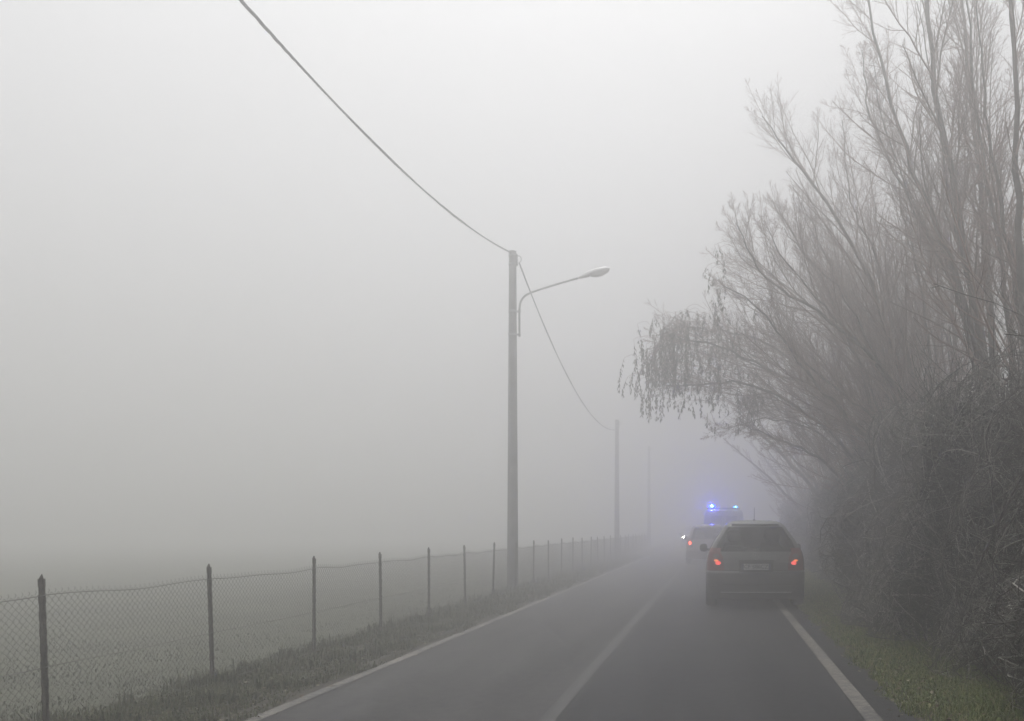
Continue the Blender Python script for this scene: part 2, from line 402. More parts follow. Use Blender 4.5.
# ------------------------------------------------------------------ chain-link fence
fence = empty('chain_link_fence', (-4.36, 6.08, 0))
tag(fence, 'low rusty chain-link fence along the left verge between road and field', 'fence')
fx, fy0, sp = -4.4, 6.08, 2.0
NP0, NP1 = -2, 26
tops = {}
for k in range(NP0, NP1 + 1):
    yy = k * sp + RNG.normal(0, 0.02)
    lean_x = {0: -0.04, 1: -0.02, 2: 0.005}.get(k, RNG.normal(0, 0.02)); lean_y = RNG.normal(0, 0.022)
    zt = 1.09 + RNG.normal(0, 0.012)
    zb = float(height_left(np.array([fx]))[()]) - 0.25 if True else 0
    a = Acc(); w = 0.033; th = 0.006; nseg = 24
    # T-shaped steel post with punched teeth along its web
    zs = np.linspace(zb, zt, nseg + 1)
    for i in range(nseg):
        t0 = (zs[i] - 0) / zt; t1 = (zs[i + 1] - 0) / zt
        for (cx_, cy_, sx_, sy_) in ((0, 0, w, th), (0, -0.020, th, 0.026 + (0.008 if i % 2 else 0))):
            v = []
            for tt, zz in ((t0, zs[i]), (t1, zs[i + 1])):
                ox, oy = lean_x * max(tt, 0), lean_y * max(tt, 0)
                for dx, dy in ((-1, -1), (1, -1), (1, 1), (-1, 1)):
                    v.append([cx_ + ox + dx * sx_ / 2 * (1 + (0.16 if i % 2 else 0)), yy + cy_ + oy + dy * sy_ / 2, zz])
            a.add(v, [[0, 1, 5, 4], [1, 2, 6, 5], [2, 3, 7, 6], [3, 0, 4, 7], [4, 5, 6, 7], [3, 2, 1, 0]])
    a.add([[lean_x - w / 2, yy + lean_y - 0.01, zt], [lean_x + w / 2, yy + lean_y - 0.01, zt], [lean_x + 0.008, yy + lean_y - 0.01, zt + 0.03], [lean_x - 0.012, yy + lean_y + 0.01, zt + 0.03]], [[0, 1, 2, 3]])
    a.build('fence_post', M['rust_post'], fence, smooth=False)
    tops[k] = (lean_x, yy + lean_y)
# netting: each wire is a vertical zigzag that hooks round its neighbours
pitch = 0.058; ymin, ymax = NP0 * sp, NP1 * sp
ncol = int((ymax - ymin) / pitch); nz = 19
zt_ = 1.0; zb_ = 0.07
zz = np.linspace(zb_, zt_, nz)
def netx(yv, z):
    ks = np.array(sorted(tops)); lx = np.interp(yv / sp, ks, [tops[k][0] for k in ks])
    return lx * z / 1.09 + 0.012 * np.sin(yv * 2.2) * z + 0.026
def sag(yv): return -0.018 * np.abs(np.sin(yv / sp * pi)) + 0.006 * np.sin(yv * 5.1)
cols = np.arange(ncol); par = (np.arange(nz) % 2)
YY = ymin + cols[:, None] * pitch + np.where(par[None] == (cols % 2)[:, None], 0.0, 1.0) * pitch * 1.02 - pitch * 0.01
YY = ymin + cols[:, None] * pitch + (par[None] - 0.5) * pitch * 1.04
YY = YY + RNG.normal(0, 0.002, YY.shape)
ZZ = zz[None] * (1 + sag(YY) / 1.0 * (zz[None] / zt_)) + 0 * YY
XX = netx(YY, ZZ) + np.where(par[None] == 1, 0.003, -0.003)
# neighbouring wires mirror each other so they cross into diamonds
Pts = np.stack([XX, YY, ZZ], -1)
v, f = tubes(Pts, np.full(Pts.shape[:2], 0.0015), 3)
net = Acc(); net.add(v, f)
par2 = 1 - par
YY2 = ymin + cols[:, None] * pitch + (par2[None] - 0.5) * pitch * 1.04 + RNG.normal(0, 0.002, YY.shape)
Pts2 = np.stack([netx(YY2, ZZ) - 0.002, YY2, ZZ], -1)
v, f = tubes(Pts2, np.full(Pts.shape[:2], 0.0015), 3); net.add(v, f)
# twisted barbs along the top edge
tb = ymin + np.arange(ncol) * pitch
zt2 = zt_ * (1 + sag(tb)); xb = netx(tb, zt2)
B = np.stack([np.stack([xb, tb - 0.006, zt2 - 0.005], -1), np.stack([xb + 0.004, tb + 0.004, zt2 + 0.014], -1), np.stack([xb, tb - 0.003, zt2 + 0.024], -1)], 1)
v, f = tubes(B, np.full(B.shape[:2], 0.0015), 3); net.add(v, f)
net.build('netting', M['wire'], fence)
for z0, nm in ((0.985, 'tension_wire'), (0.52, 'tension_wire'), (0.09, 'tension_wire')):
    ty = np.arange(ymin, ymax, 0.1); zz0 = z0 * (1 + sag(ty) * z0)
    a = Acc(); a.tube(np.stack([netx(ty, zz0) + 0.006, ty, zz0], -1), 0.0026, 4, cap=False)
    a.build(nm, M['wire'], fence)

# ------------------------------------------------------------------ utility poles
PX = -4.68
def utility_pole(y, h, label, lamp=False, lean=0.0):
    r = empty('utility_pole', (PX, y, 0))
    tag(r, label, 'utility pole', 'utility poles behind the fence')
    a = Acc(); zs = np.linspace(-0.4, h, 16); rad = np.interp(zs, [0, h], [0.128, 0.082])
    a.tube(np.stack([lean * zs / h + 0 * zs, 0 * zs, zs], -1), rad, 20); a.build('shaft', M['concrete'], r)
    a = Acc()     # steel bands holding the cable bracket and its hook
    for z0 in (h - 0.10, h - 0.30):
        a.lathe([(0.088, z0 - 0.02), (0.094, z0 - 0.02), (0.094, z0 + 0.02), (0.088, z0 + 0.02)], 20, c=(lean, 0, 0))
    a.box((lean + 0.10, 0, h - 0.2), (0.03, 0.06, 0.26))
    a.tube(resample([(lean + 0.10, 0, h - 0.10), (lean + 0.17, 0, h - 0.12), (lean + 0.20, 0, h - 0.20), (lean + 0.16, 0, h - 0.25)], 8), 0.012, 6)
    a.build('cable_bracket', M['steel'], r)
    if lamp:
        a = Acc(); b = 0.155
        arm = resample([(b, 0, 5.80), (b, 0, 6.2), (b + 0.005, 0, 6.48), (b + 0.06, 0, 6.66), (b + 0.24, 0, 6.80), (0.95, 0, 6.985), (1.57, 0, 7.165)], 40)
        a.tube(arm, 0.024, 10); a.build('lamp_arm', M['steel'], r)
        for z0 in (5.85, 6.38):
            a = Acc(); rr = float(np.interp(z0, [0, h], [0.128, 0.082]))
            a.lathe([(rr + .002, z0 - 0.025), (rr + 0.008, z0 - 0.025), (rr + 0.008, z0 + 0.025), (rr + .002, z0 + 0.025)], 20)
            a.box(((rr + b) / 2, 0, z0), (b - rr + 0.05, 0.05, 0.035)); a.build('arm_clamp', M['steel'], r)
        # cobra-head luminaire: lofted housing above, glass bowl below, a little roll
        L = 0.78; e = Vector((1.49, 0, 7.145)); ax = norm(np.array([1.0, 0, 0.29])); upv = np.array([-0.29, 0, 1.0]) / math.hypot(1, .29); sd_ = np.array([0, 1.0, 0])
        ts = np.linspace(0, 1, 15)
        wid = np.interp(ts, [0, .12, .3, .6, .85, .95, 1], [.028, .055, .10, .13, .115, .075, .01])
        hup = np.interp(ts, [0, .12, .3, .6, .85, .95, 1], [.028, .05, .085, .10, .08, .045, .008])
        hdn = np.interp(ts, [0, .12, .3, .5, .85, .95, 1], [.028, .035, .045, .06, .055, .035, .006])
        def shell(t_, w_, h_, s_):
            an = np.linspace(0, pi, 13); v = []
            for t1, w1, h1 in zip(t_, w_, h_):
                for q_ in an: v.append(np.array(e) + ax * t1 * L + sd_ * w1 * math.cos(q_) + upv * s_ * h1 * math.sin(q_))
            i = np.arange(len(t_) * 13).reshape(-1, 13)
            f_ = np.stack([i[:-1, :-1], i[:-1, 1:], i[1:, 1:], i[1:, :-1]], -1).reshape(-1, 4)
            return np.array(v), (f_ if s_ > 0 else f_[:, ::-1])
        a = Acc(); a.add(*shell(ts, wid, hup, 1)); k1 = ts < 0.42; a.add(*shell(ts[k1], wid[k1], hdn[k1], -1))
        hd = a.build('lamp_head', M['pale_metal'], r)
        ts2 = np.linspace(0.38, 0.97, 9)
        a = Acc(); a.add(*shell(ts2, np.interp(ts2, ts, wid) * 0.95, np.interp(ts2, [0.38, .5, .7, .9, .97], [.05, .10, .115, .07, .02]), -1))
        a.build('glass_bowl', M['bowl'], hd)
    return r
utility_pole(21.3, 7.76, 'nearest grey pole behind the fence carrying the curved street lamp arm', True, 0.0)
utility_pole(43.5, 6.48, 'faint middle pole in the fog, where the sagging cable ends', False)
utility_pole(64.0, 7.05, 'farthest pole, almost lost in the fog just right of the middle pole', False)

def cable(p0, p1, sagv, label, twist=0.5, r=0.0085, n=900):
    p0, p1 = np.array(p0, float), np.array(p1, float); t = np.linspace(0, 1, n)
    c = p0 + (p1 - p0) * t[:, None]; c[:, 2] -= 4 * sagv * t * (1 - t)
    T = norm(np.gradient(c, axis=0)); A = norm(np.cross(T, np.array([0, 0, 1.0]))); B = np.cross(T, A)
    s = np.concatenate([[0], np.cumsum(np.linalg.norm(np.diff(c, axis=0), axis=1))])
    ac = Acc()
    for k in range(3):
        ph = s / twist * 2 * pi * (1 + 0.08 * np.sin(s * 0.9)) + k * 2 * pi / 3
        off = r * (1.0 + 0.35 * np.sin(s * 1.7 + 1))
        ac.tube(c + off[:, None] * (A * np.cos(ph)[:, None] + B * np.sin(ph)[:, None]), r, 6, cap=False)
    o = ac.build('overhead_cable', M['cable'])
    return tag(o, label, 'cable', 'cables strung between the poles')
cable((PX + 0.02, -2.0, 7.75), (PX - 0.02, 21.22, 7.70), 1.12, 'thick twisted cable sweeping from the top left corner down to the lamp pole')
cable((PX + 0.13, 21.38, 7.52), (PX - 0.10, 43.42, 6.0), 1.0, 'thin cable sagging in the fog from the lamp pole to the middle pole')

# ------------------------------------------------------------------ cars
def ring_body(prof, zs, nflat=12, ncorner=6, nside=40, bulge_r=0.05, bulge_f=0.12):
    """stack of rounded plan outlines. prof rows: z, rear y, front y, half width, corner radius (rear), corner radius (front)"""
    prof = np.array(prof); Z = zs
    yr, yf, w, rr, rf = [np.interp(Z, prof[:, 0], prof[:, k]) for k in range(1, 6)]
    rings = []
    for z, a, b, ww, r1, r2 in zip(Z, yr, yf, w, rr, rf):
        pts = []
        for t in np.linspace(-1, 1, nflat + 1)[:-1]: pts.append((t * (ww - r1), a))
        for q in np.linspace(0, pi / 2, ncorner + 1)[:-1]: pts.append((ww - r1 + r1 * sin(q), a + r1 - r1 * cos(q)))
        for t in np.linspace(0, 1, nside + 1)[:-1]: pts.append((ww, a + r1 + t * (b - r2 - a - r1)))
        for q in np.linspace(0, pi / 2, ncorner + 1)[:-1]: pts.append((ww - r2 + r2 * cos(q), b - r2 + r2 * sin(q)))
        for t in np.linspace(1, -1, nflat + 1)[:-1]: pts.append((t * (ww - r2), b))
        for q in np.linspace(0, pi / 2, ncorner + 1)[:-1]: pts.append((-(ww - r2) - r2 * sin(q), b - r2 + r2 * cos(q)))
        for t in np.linspace(1, 0, nside + 1)[:-1]: pts.append((-ww, a + r1 + t * (b - r2 - a - r1)))
        for q in np.linspace(0, pi / 2, ncorner + 1)[:-1]: pts.append((-(ww - r1) - r1 * cos(q), a + r1 - r1 * sin(q)))
        pts = np.array(pts); L = b - a
        tr = np.clip((pts[:, 1] - a) / L, 0, 1); sx = 1 - (pts[:, 0] / ww) ** 2
        pts[:, 1] += -bulge_r * sx * np.clip(1 - tr * 4, 0, 1) + bulge_f * sx * np.clip(1 - (1 - tr) * 4, 0, 1)
        pts[:, 0] *= 1 - 0.05 * np.abs(tr - 0.45) ** 2 * 4      # plan taper at the ends
        rings.append(np.column_stack([pts, np.full(len(pts), z)]))
    return np.array(rings)      # (nz, nring, 3)

def rings_faces(nzr, nr, keep):
    k, i = np.meshgrid(np.arange(nzr - 1), np.arange(nr), indexing='ij')
    j = (i + 1) % nr
    f = np.stack([k * nr + i, k * nr + j, (k + 1) * nr + j, (k + 1) * nr + i], -1)
    return f[keep]

def submesh(V, F, name, m, parent, off=0.0, nrm=None, smooth=True):
    u, inv = np.unique(F, return_inverse=True); v = V[u]
    if off: v = v + nrm[u] * off
    return np_mesh(name, v, [inv.reshape(F.shape)], m, parent, smooth)

def grid_normals(R):
    du = np.roll(R, -1, 1) - np.roll(R, 1, 1); dv = np.gradient(R, axis=0)
    return norm(np.cross(du, dv)).reshape(-1, 3)

def wheel(parent, x, y, r=0.315, w=0.2):
    s = 1 if x > 0 else -1
    a = Acc(); a.lathe([(r * .62, -w * .42), (r * .9, -w / 2), (r * .985, -w * .4), (r, -w * .2), (r, w * .2), (r * .985, w * .4), (r * .9, w / 2), (r * .62, w * .42), (r * .62, -w * .42)], 32, 'x')
    t = a.build('wheel', M['rubber'], parent); t.location = (x, y, r)
    a = Acc(); a.lathe([(r * .62, -w * .40), (r * .58, w * .36), (r * .62, w * .42)], 28, 'x'); a.lathe([(0.001, s * w * .30), (r * .16, s * w * .33), (r * .17, s * w * .2)], 16, 'x')
    for k in range(5):
        q = k * 2 * pi / 5; c, s_ = cos(q), sin(q)
        R = np.array([[1, 0, 0], [0, c, -s_], [0, s_, c]])
        a.box(R @ np.array([s * w * .27, 0, r * .36]), (0.03, r * .17, r * .5), R)
    a.build('rim', M['rim'], t)

def text_mesh(s, size, m, parent, loc, rot=(pi / 2, 0, 0)):
    cu = bpy.data.curves.new('t', 'FONT'); cu.body = s; cu.size = size; cu.extrude = 0.001; cu.align_x = 'CENTER'; cu.align_y = 'CENTER'
    o = bpy.data.objects.new('t', cu); COL.objects.link(o); bpy.context.view_layer.update()
    me = bpy.data.meshes.new_from_object(o.evaluated_get(bpy.context.evaluated_depsgraph_get()))
    bpy.data.objects.remove(o); me.materials.clear(); me.materials.append(m)
    q = bpy.data.objects.new('plate_lettering', me); link(q, parent); q.location = loc; q.rotation_euler = rot
    return q

def car(label, loc, rz, p):
    root = empty('car', loc, rz); tag(root, label, 'car', p.get('group'))
    H = p['prof'][-1][0]; zs = np.unique(np.concatenate([np.arange(p['prof'][0][0], H, 0.03), [r[0] for r in p['prof']], [p['win'][0], p['win'][1]]]))
    nf, nc, ns = 14, 6, 48
    R = ring_body(p['prof'], zs, nf, nc, ns, p.get('br', .05), p.get('bf', .12)); nzr, nr, _ = R.shape
    V = R.reshape(-1, 3); NRM = grid_normals(R)
    zc = (zs[:-1] + zs[1:]) / 2; iz = zc[:, None] * np.ones(nr); ii = np.arange(nr)[None] * np.ones((nzr - 1, 1))
    s0 = nf + nc; f0 = s0 + ns + nc; l0 = f0 + nf + nc
    rear = ii < nf; front = (ii >= f0) & (ii < f0 + nf)
    wz = (iz > p['win'][0]) & (iz < p['win'][1])
    rw = rear & wz & (iz > p.get('rwz', p['win'][0])); fw = front & wz
    sf = np.where((ii >= s0) & (ii < s0 + ns), (ii - s0 + .5) / ns, np.where((ii >= l0) & (ii < l0 + ns), 1 - (ii - l0 + .5) / ns, -1))
    swin = []
    for lo, hi in p['side']:
        for side in (0, 1):
            m_ = wz & (sf > lo) & (sf < hi) & ((ii < f0) if side == 0 else (ii >= l0)); swin.append(m_)
    alls = np.zeros_like(rw)
    for m_ in swin: alls |= m_
    tz0, tz1 = p['tailz']; inner = p.get('tailin', 1)
    tailr = (iz > tz0) & (iz < tz1) & (((ii >= nf - inner) & (ii < s0)))
    taill = (iz > tz0) & (iz < tz1) & (((ii < inner) | (ii >= nr - nc)))
    fz0, fz1 = p['headz']
    headr = (iz > fz0) & (iz < fz1) & ((ii >= f0 - nc) & (ii < f0 + 2)); headl = (iz > fz0) & (iz < fz1) & ((ii >= f0 + nf - 2) & (ii < l0))
    bump = (iz < p['bumpz']) & (rear | ((ii >= nf) & (ii < s0)) | (ii >= nr - nc))
    fbump = (iz < p['bumpz']) & ((ii >= s0 + ns) & (ii < l0))
    bodyk = ~(rw | fw | alls | bump | fbump)
    body = submesh(V, rings_faces(nzr, nr, bodyk), 'body', p['paint'], root)
    # roof skin: closes the top ring with a crowned cap
    me = body.data; bm = bmesh.new(); bm.from_mesh(me)
    top = [v for v in bm.verts if abs(v.co.z - zs[-1]) < 1e-4]
    top.sort(key=lambda v: math.atan2(v.co.x, v.co.y - (R[-1, :, 1].mean())))
    c = bm.verts.new((0, R[-1, :, 1].mean(), zs[-1] + 0.012))
    for i in range(len(top)):
        try:
            fc = bm.faces.new((top[i], top[(i + 1) % len(top)], c)); fc.smooth = True
        except ValueError: pass
    bmesh.ops.recalc_face_normals(bm, faces=bm.faces); bm.to_mesh(me); bm.free()
    # wheel arches
    cut = Acc()
    wr = p.get('wr', .315)
    W = max(r[3] for r in p['prof'])
    for wy in p['wheels']:
        cut.lathe([(0.001, -W - .3), (wr + .06, -W - .3), (wr + .06, W + .3), (0.001, W + .3)], 32, 'x', (0, wy, wr + .02))
    co = cut.build('cutter', M['under'])
    for ob in (body,):
        md = ob.modifiers.new('arch', 'BOOLEAN'); md.object = co; md.operation = 'DIFFERENCE'; md.solver = 'EXACT'
        bpy.context.view_layer.update()
        ne = bpy.data.meshes.new_from_object(ob.evaluated_get(bpy.context.evaluated_depsgraph_get()))
        if len(ne.polygons) > 200: ob.modifiers.clear(); ob.data = ne
        else: ob.modifiers.clear()
    bpy.data.objects.remove(co)
    submesh(V, rings_faces(nzr, nr, bump), 'bumper', p['bumper'], root)
    submesh(V, rings_faces(nzr, nr, fbump), 'bumper', p['bumper'], root)
    submesh(V, rings_faces(nzr, nr, rw), 'rear_window', M['glass'], root, -0.006, NRM)
    submesh(V, rings_faces(nzr, nr, fw), 'windscreen', M['glass'], root, -0.006, NRM)
    for m_ in swin:
        if m_.any(): submesh(V, rings_faces(nzr, nr, m_), 'side_window', M['glass'], root, -0.006, NRM)
    tails = []
    for m_ in (tailr, taill):
        tails.append(submesh(V, rings_faces(nzr, nr, m_), 'tail_light', M['tail'], root, 0.008, NRM))
    for m_ in (headr, headl):
        submesh(V, rings_faces(nzr, nr, m_), 'headlight', p.get('headmat', M['tail_clear']), root, 0.008, NRM)
    # lit lamps and reversing glass inside each tail light
    def on_rear(x, z):
        j = np.argmin(np.abs(zs - z)); rr_ = R[j]; m1 = rr_[:, 1] < rr_[:, 1].mean()
        o_ = np.argsort(rr_[m1, 0]); return float(np.interp(x, rr_[m1, 0][o_], rr_[m1, 1][o_]))
    for o, s in zip(tails, (1, -1)):
        for (lx, lz, lw, lh, lm_) in p['lamps']:
            if lx * s == 0: continue
            a = Acc(); yv = on_rear(s * lx, lz); an = np.linspace(0, 2 * pi, 16, endpoint=False)
            ring = np.array([[s * lx + lw * cos(q), on_rear(s * lx + lw * cos(q), lz + lh * sin(q)) - 0.016, lz + lh * sin(q)] for q in an])
            a.add(np.vstack([ring, [[s * lx, yv - 0.024, lz]]]), np.stack([np.arange(16), (np.arange(16) + 1) % 16, np.full(16, 16)], 1))
            a.build('lit_lamp' if 'lit' in lm_.name else 'clear_lens', lm_, o)
    # underside, so one cannot look through the car
    a = Acc(); a.box((0, (R[0, :, 1].min() + R[0, :, 1].max()) / 2, zs[0] + 0.03), (W * 1.5, np.ptp(R[0, :, 1]) * .94, 0.05)); a.build('underbody', M['under'], root)
    for wy in p['wheels']:
        for s in (-1, 1): wheel(root, s * (W - 0.115), wy, wr)
    # mirrors
    my, mz = p['mirror']; wm = float(np.interp(mz, [r[0] for r in p['prof']], [r[3] for r in p['prof']]))
    for s in (-1, 1):
        a = Acc(); pr = [(0.001, -0.075), (0.05, -0.07), (0.078, -0.03), (0.085, 0.03), (0.07, 0.07), (0.001, 0.085)]
        a.lathe(pr, 16, 'x', (0, 0, 0)); a.v[-1][:, 1] *= 0.75; a.v[-1] += np.array([s * (wm + 0.12), my, mz + 0.02])
        a.tube([(s * (wm - 0.03), my, mz - .02), (s * (wm + 0.08), my, mz - 0.01)], 0.022, 8)
        a.build('wing_mirror', p.get('mirmat', M['plastic']), root)
    # cabin
    if p.get('seats'):
        for (sx, sy, sc) in p['seats']:
            a = Acc()
            prof = [(0.001, 0), (0.20, 0.0), (0.235, 0.06), (0.235, 0.42), (0.19, 0.56), (0.12, 0.6), (0.001, 0.6)]
            a.lathe(prof, 20, 'z'); a.v[-1][:, 1] *= 0.32; a.v[-1] = a.v[-1] * sc + np.array([sx, sy, 0.55])
            a.lathe([(0.001, 0), (0.10, 0.0), (0.13, 0.05), (0.13, 0.13), (0.09, 0.18), (0.001, 0.185)], 16, 'z')
            a.v[-1][:, 1] *= 0.5; a.v[-1] += np.array([sx, sy, 0.55 + 0.6 * sc + 0.05])
            for dx in (-.05, .05): a.tube([(sx + dx, sy, 0.55 + .58 * sc), (sx + dx, sy, 0.55 + .6 * sc + .08)], 0.008, 6)
            a.build('seat', M['seat'], root)
    # number plate
    if p.get('plate'):
        pz = p['platez']; yv = on_rear(0, pz) - 0.014
        a = Acc(); a.box((0, yv + 0.004, pz), (0.60, 0.012, 0.17)); a.build('plate_recess', M['plastic'], root, False)
        a = Acc(); a.box((0, yv - 0.008, pz), (0.52, 0.008, 0.11)); pl = a.build('number_plate', M['plate'], root, False)
        for s in (-1, 1):
            a = Acc(); a.box((s * 0.238, yv - 0.0135, pz), (0.042, 0.002, 0.108)); a.build('plate_band', M['plate_blue'], pl, False)
        text_mesh(p['plate'], 0.098, M['ink'], pl, (0, yv - 0.014, pz))
        a = Acc(); a.box((0, yv - 0.018, pz + 0.105), (0.62, 0.035, 0.028)); a.build('tailgate_handle', p.get('handlemat', M['plastic']), root, False)
    if p.get('emblem'):
        ez = p['emblem']; yv = on_rear(0, ez) - 0.012; a = Acc(); q = np.linspace(0, 2 * pi, 25)
        a.tube(np.stack([0.055 * np.cos(q), 0 * q + yv, ez + 0.055 * np.sin(q)], -1), 0.007, 6, False)
        for k in range(3):
            t = pi / 2 + k * 2 * pi / 3; a.tube([(0, yv, ez), (0.054 * cos(t), yv, ez + 0.054 * sin(t))], [0.010, 0.004], 6, False)
        a.build('emblem', M['chrome'], root)
    # shut lines of the tailgate and bumper strip
    a = Acc()
    for z_, hw in p.get('seams', ()):
        xs_ = np.linspace(-hw, hw, 24); a.tube(np.array([[x_, on_rear(x_, z_) - 0.002, z_] for x_ in xs_]), 0.006, 6, False)
    if p.get('seams'): a.build('tailgate_seam', M['under'], root)
    for z_, hw, m_ in p.get('strips', ()):
        a = Acc(); xs_ = np.linspace(-hw, hw, 24)
        a.tube(np.array([[x_, on_rear(x_, z_) - 0.004, z_] for x_ in xs_]), 0.010, 6, False); a.build('trim_strip', m_, root)
    if p.get('wiper'):
        z_ = p['wiper']; a = Acc()
        a.tube([(0.0, on_rear(0, z_) - .03, z_), (-0.1, on_rear(0, z_ + .02) - .035, z_ + .03), (-0.42, on_rear(.3, z_ + .03) - .045, z_ + .05)], 0.009, 6); a.build('rear_wiper', M['plastic'], root)
    if p.get('antenna'):
        ay, az0 = p['antenna']; a = Acc(); a.lathe([(0.001, 0.03), (0.02, 0.02), (0.028, 0)], 12, 'z', (0, ay, az0)); a.tube([(0, ay, az0 + 0.01), (0, ay - 0.09, az0 + 0.24)], [0.006, 0.003], 6)
        a.build('roof_antenna', M['plastic'], root)
    if p.get('spoiler'):
        z_, hw = p['spoiler']; a = Acc(); xs_ = np.linspace(-hw, hw, 20)
        a.tube(np.array([[x_, on_rear(x_, z_) - 0.01, z_] for x_ in xs_]), 0.022, 8); a.build('roof_spoiler', p['paint'], root)
    return root, R, zs, on_rear

silver = paint('silver_green_paint', (0.105, 0.112, 0.108), 0.42, 0.2)
car1 = dict(paint=silver, bumper=paint('bumper_paint', (0.022, 0.023, 0.024), 0.75, 0.0),
    prof=[(0.16, .16, 4.10, .80, .22, .35), (0.27, .04, 4.24, .86, .28, .42), (0.45, .0, 4.28, .895, .27, .42), (0.58, .0, 4.27, .90, .25, .40),
          (0.635, .02, 4.25, .90, .23, .38), (0.65, .055, 4.22, .895, .22, .36), (0.80, .075, 4.10, .89, .20, .34), (0.90, .10, 3.9, .875, .17, .30),
          (0.985, .13, 3.45, .85, .09, .22), (1.03, .16, 3.30, .83, .08, .20), (1.20, .25, 2.98, .735, .07, .18), (1.44, .40, 2.40, .565, .07, .16),
          (1.475, .44, 2.28, .535, .10, .18), (1.51, .55, 2.1, .50, .12, .2), (1.54, .75, 1.9, .43, .16, .25), (1.555, 1.0, 1.7, .34, .16, .2)],
    win=(1.0, 1.44), side=[(.10, .22), (.25, .49), (.52, .78)], tailz=(0.68, 1.06), tailin=1, headz=(.60, .78), bumpz=0.64,
    lamps=[(.665, .80, .045, .032, M['lit_red']), (.70, .845, .04, .016, M['lit_amber']), (.70, .93, .05, .04, M['tail_clear'])],
    wheels=(0.72, 3.45), mirror=(2.95, 0.99), seats=[(-.36, 1.9, 1.0), (.36, 1.9, 1.0), (-.36, 1.0, .92), (.36, 1.0, .92)],
    plate='CF 586CZ', platez=0.735, emblem=0.925, seams=[(0.675, .60)], strips=[(0.29, .62, M['steel']), (0.40, .78, M['plastic'])], wiper=1.03, antenna=(0.85, 1.55), spoiler=(1.475, .42), br=.06)
r1, R1, z1, f1 = car('dark grey hatchback, nearest vehicle in the queue, straddling the white right edge line', (0.685, 16.3, 0.004), 0.0, car1)
maroon = paint('pale_pinkish_silver_paint', (0.23, 0.20, 0.20), 0.45, 0.2)
car2 = dict(paint=maroon, bumper=paint('dull_red_bumper', (0.06, 0.035, 0.035), 0.6, 0.1),
    prof=[(0.22, .14, 4.0, .78, .2, .35), (0.30, .02, 4.12, .85, .22, .42), (0.50, .0, 4.15, .87, .2, .42), (0.62, .03, 4.12, .875, .18, .38), (0.80, .06, 3.95, .87, .16, .34),
          (0.93, .10, 3.3, .85, .14, .25), (1.0, .14, 3.1, .82, .12, .20), (1.42, .30, 2.3, .64, .10, .18), (1.48, .36, 2.15, .60, .12, .2), (1.53, .5, 2.0, .52, .14, .2), (1.56, .8, 1.7, .40, .16, .2)],
    win=(0.98, 1.44), side=[(.08, .22), (.25, .49), (.52, .78)], tailz=(0.66, 1.0), tailin=1, headz=(.60, .80), bumpz=0.56,
    lamps=[(.70, .84, .055, .075, M['lit_red_far'])], wheels=(0.68, 3.3), mirror=(2.8, 0.98), seats=[(-.36, 1.9, 1.0), (.36, 1.9, 1.0)],
    plate='EM 204KR', platez=0.70, seams=[(0.60, .6)], strips=[(1.475, .52, M['plate'])], wiper=1.0)
car2['plate'] = None
car('pale hatchback second in the queue, half hidden behind the dark grey hatchback', (-0.34, 35.7, 0.004), 0.0, car2)
blue_p = paint('grey_blue_paint', (0.12, 0.13, 0.15), 0.4, 0.3)
car3 = dict(car2); car3.update(paint=blue_p, bumper=blue_p, headmat=M['tail_clear'], strips=(), lamps=[], seams=())
r3, R3, z3, f3 = car('far oncoming car in the fog, one white headlight showing left of the queue', (-1.72, 70.0, 0.004), pi, car3)
fy = 4.12
for s in (-1, 1):
    a = Acc(); a.lathe([(0.001, 0.05), (0.05, 0.045), (0.075, 0.02), (0.08, 0)], 16, 'y', (s * 0.63, fy - 0.02, 0.78)); a.build('headlamp', M['head'], r3)

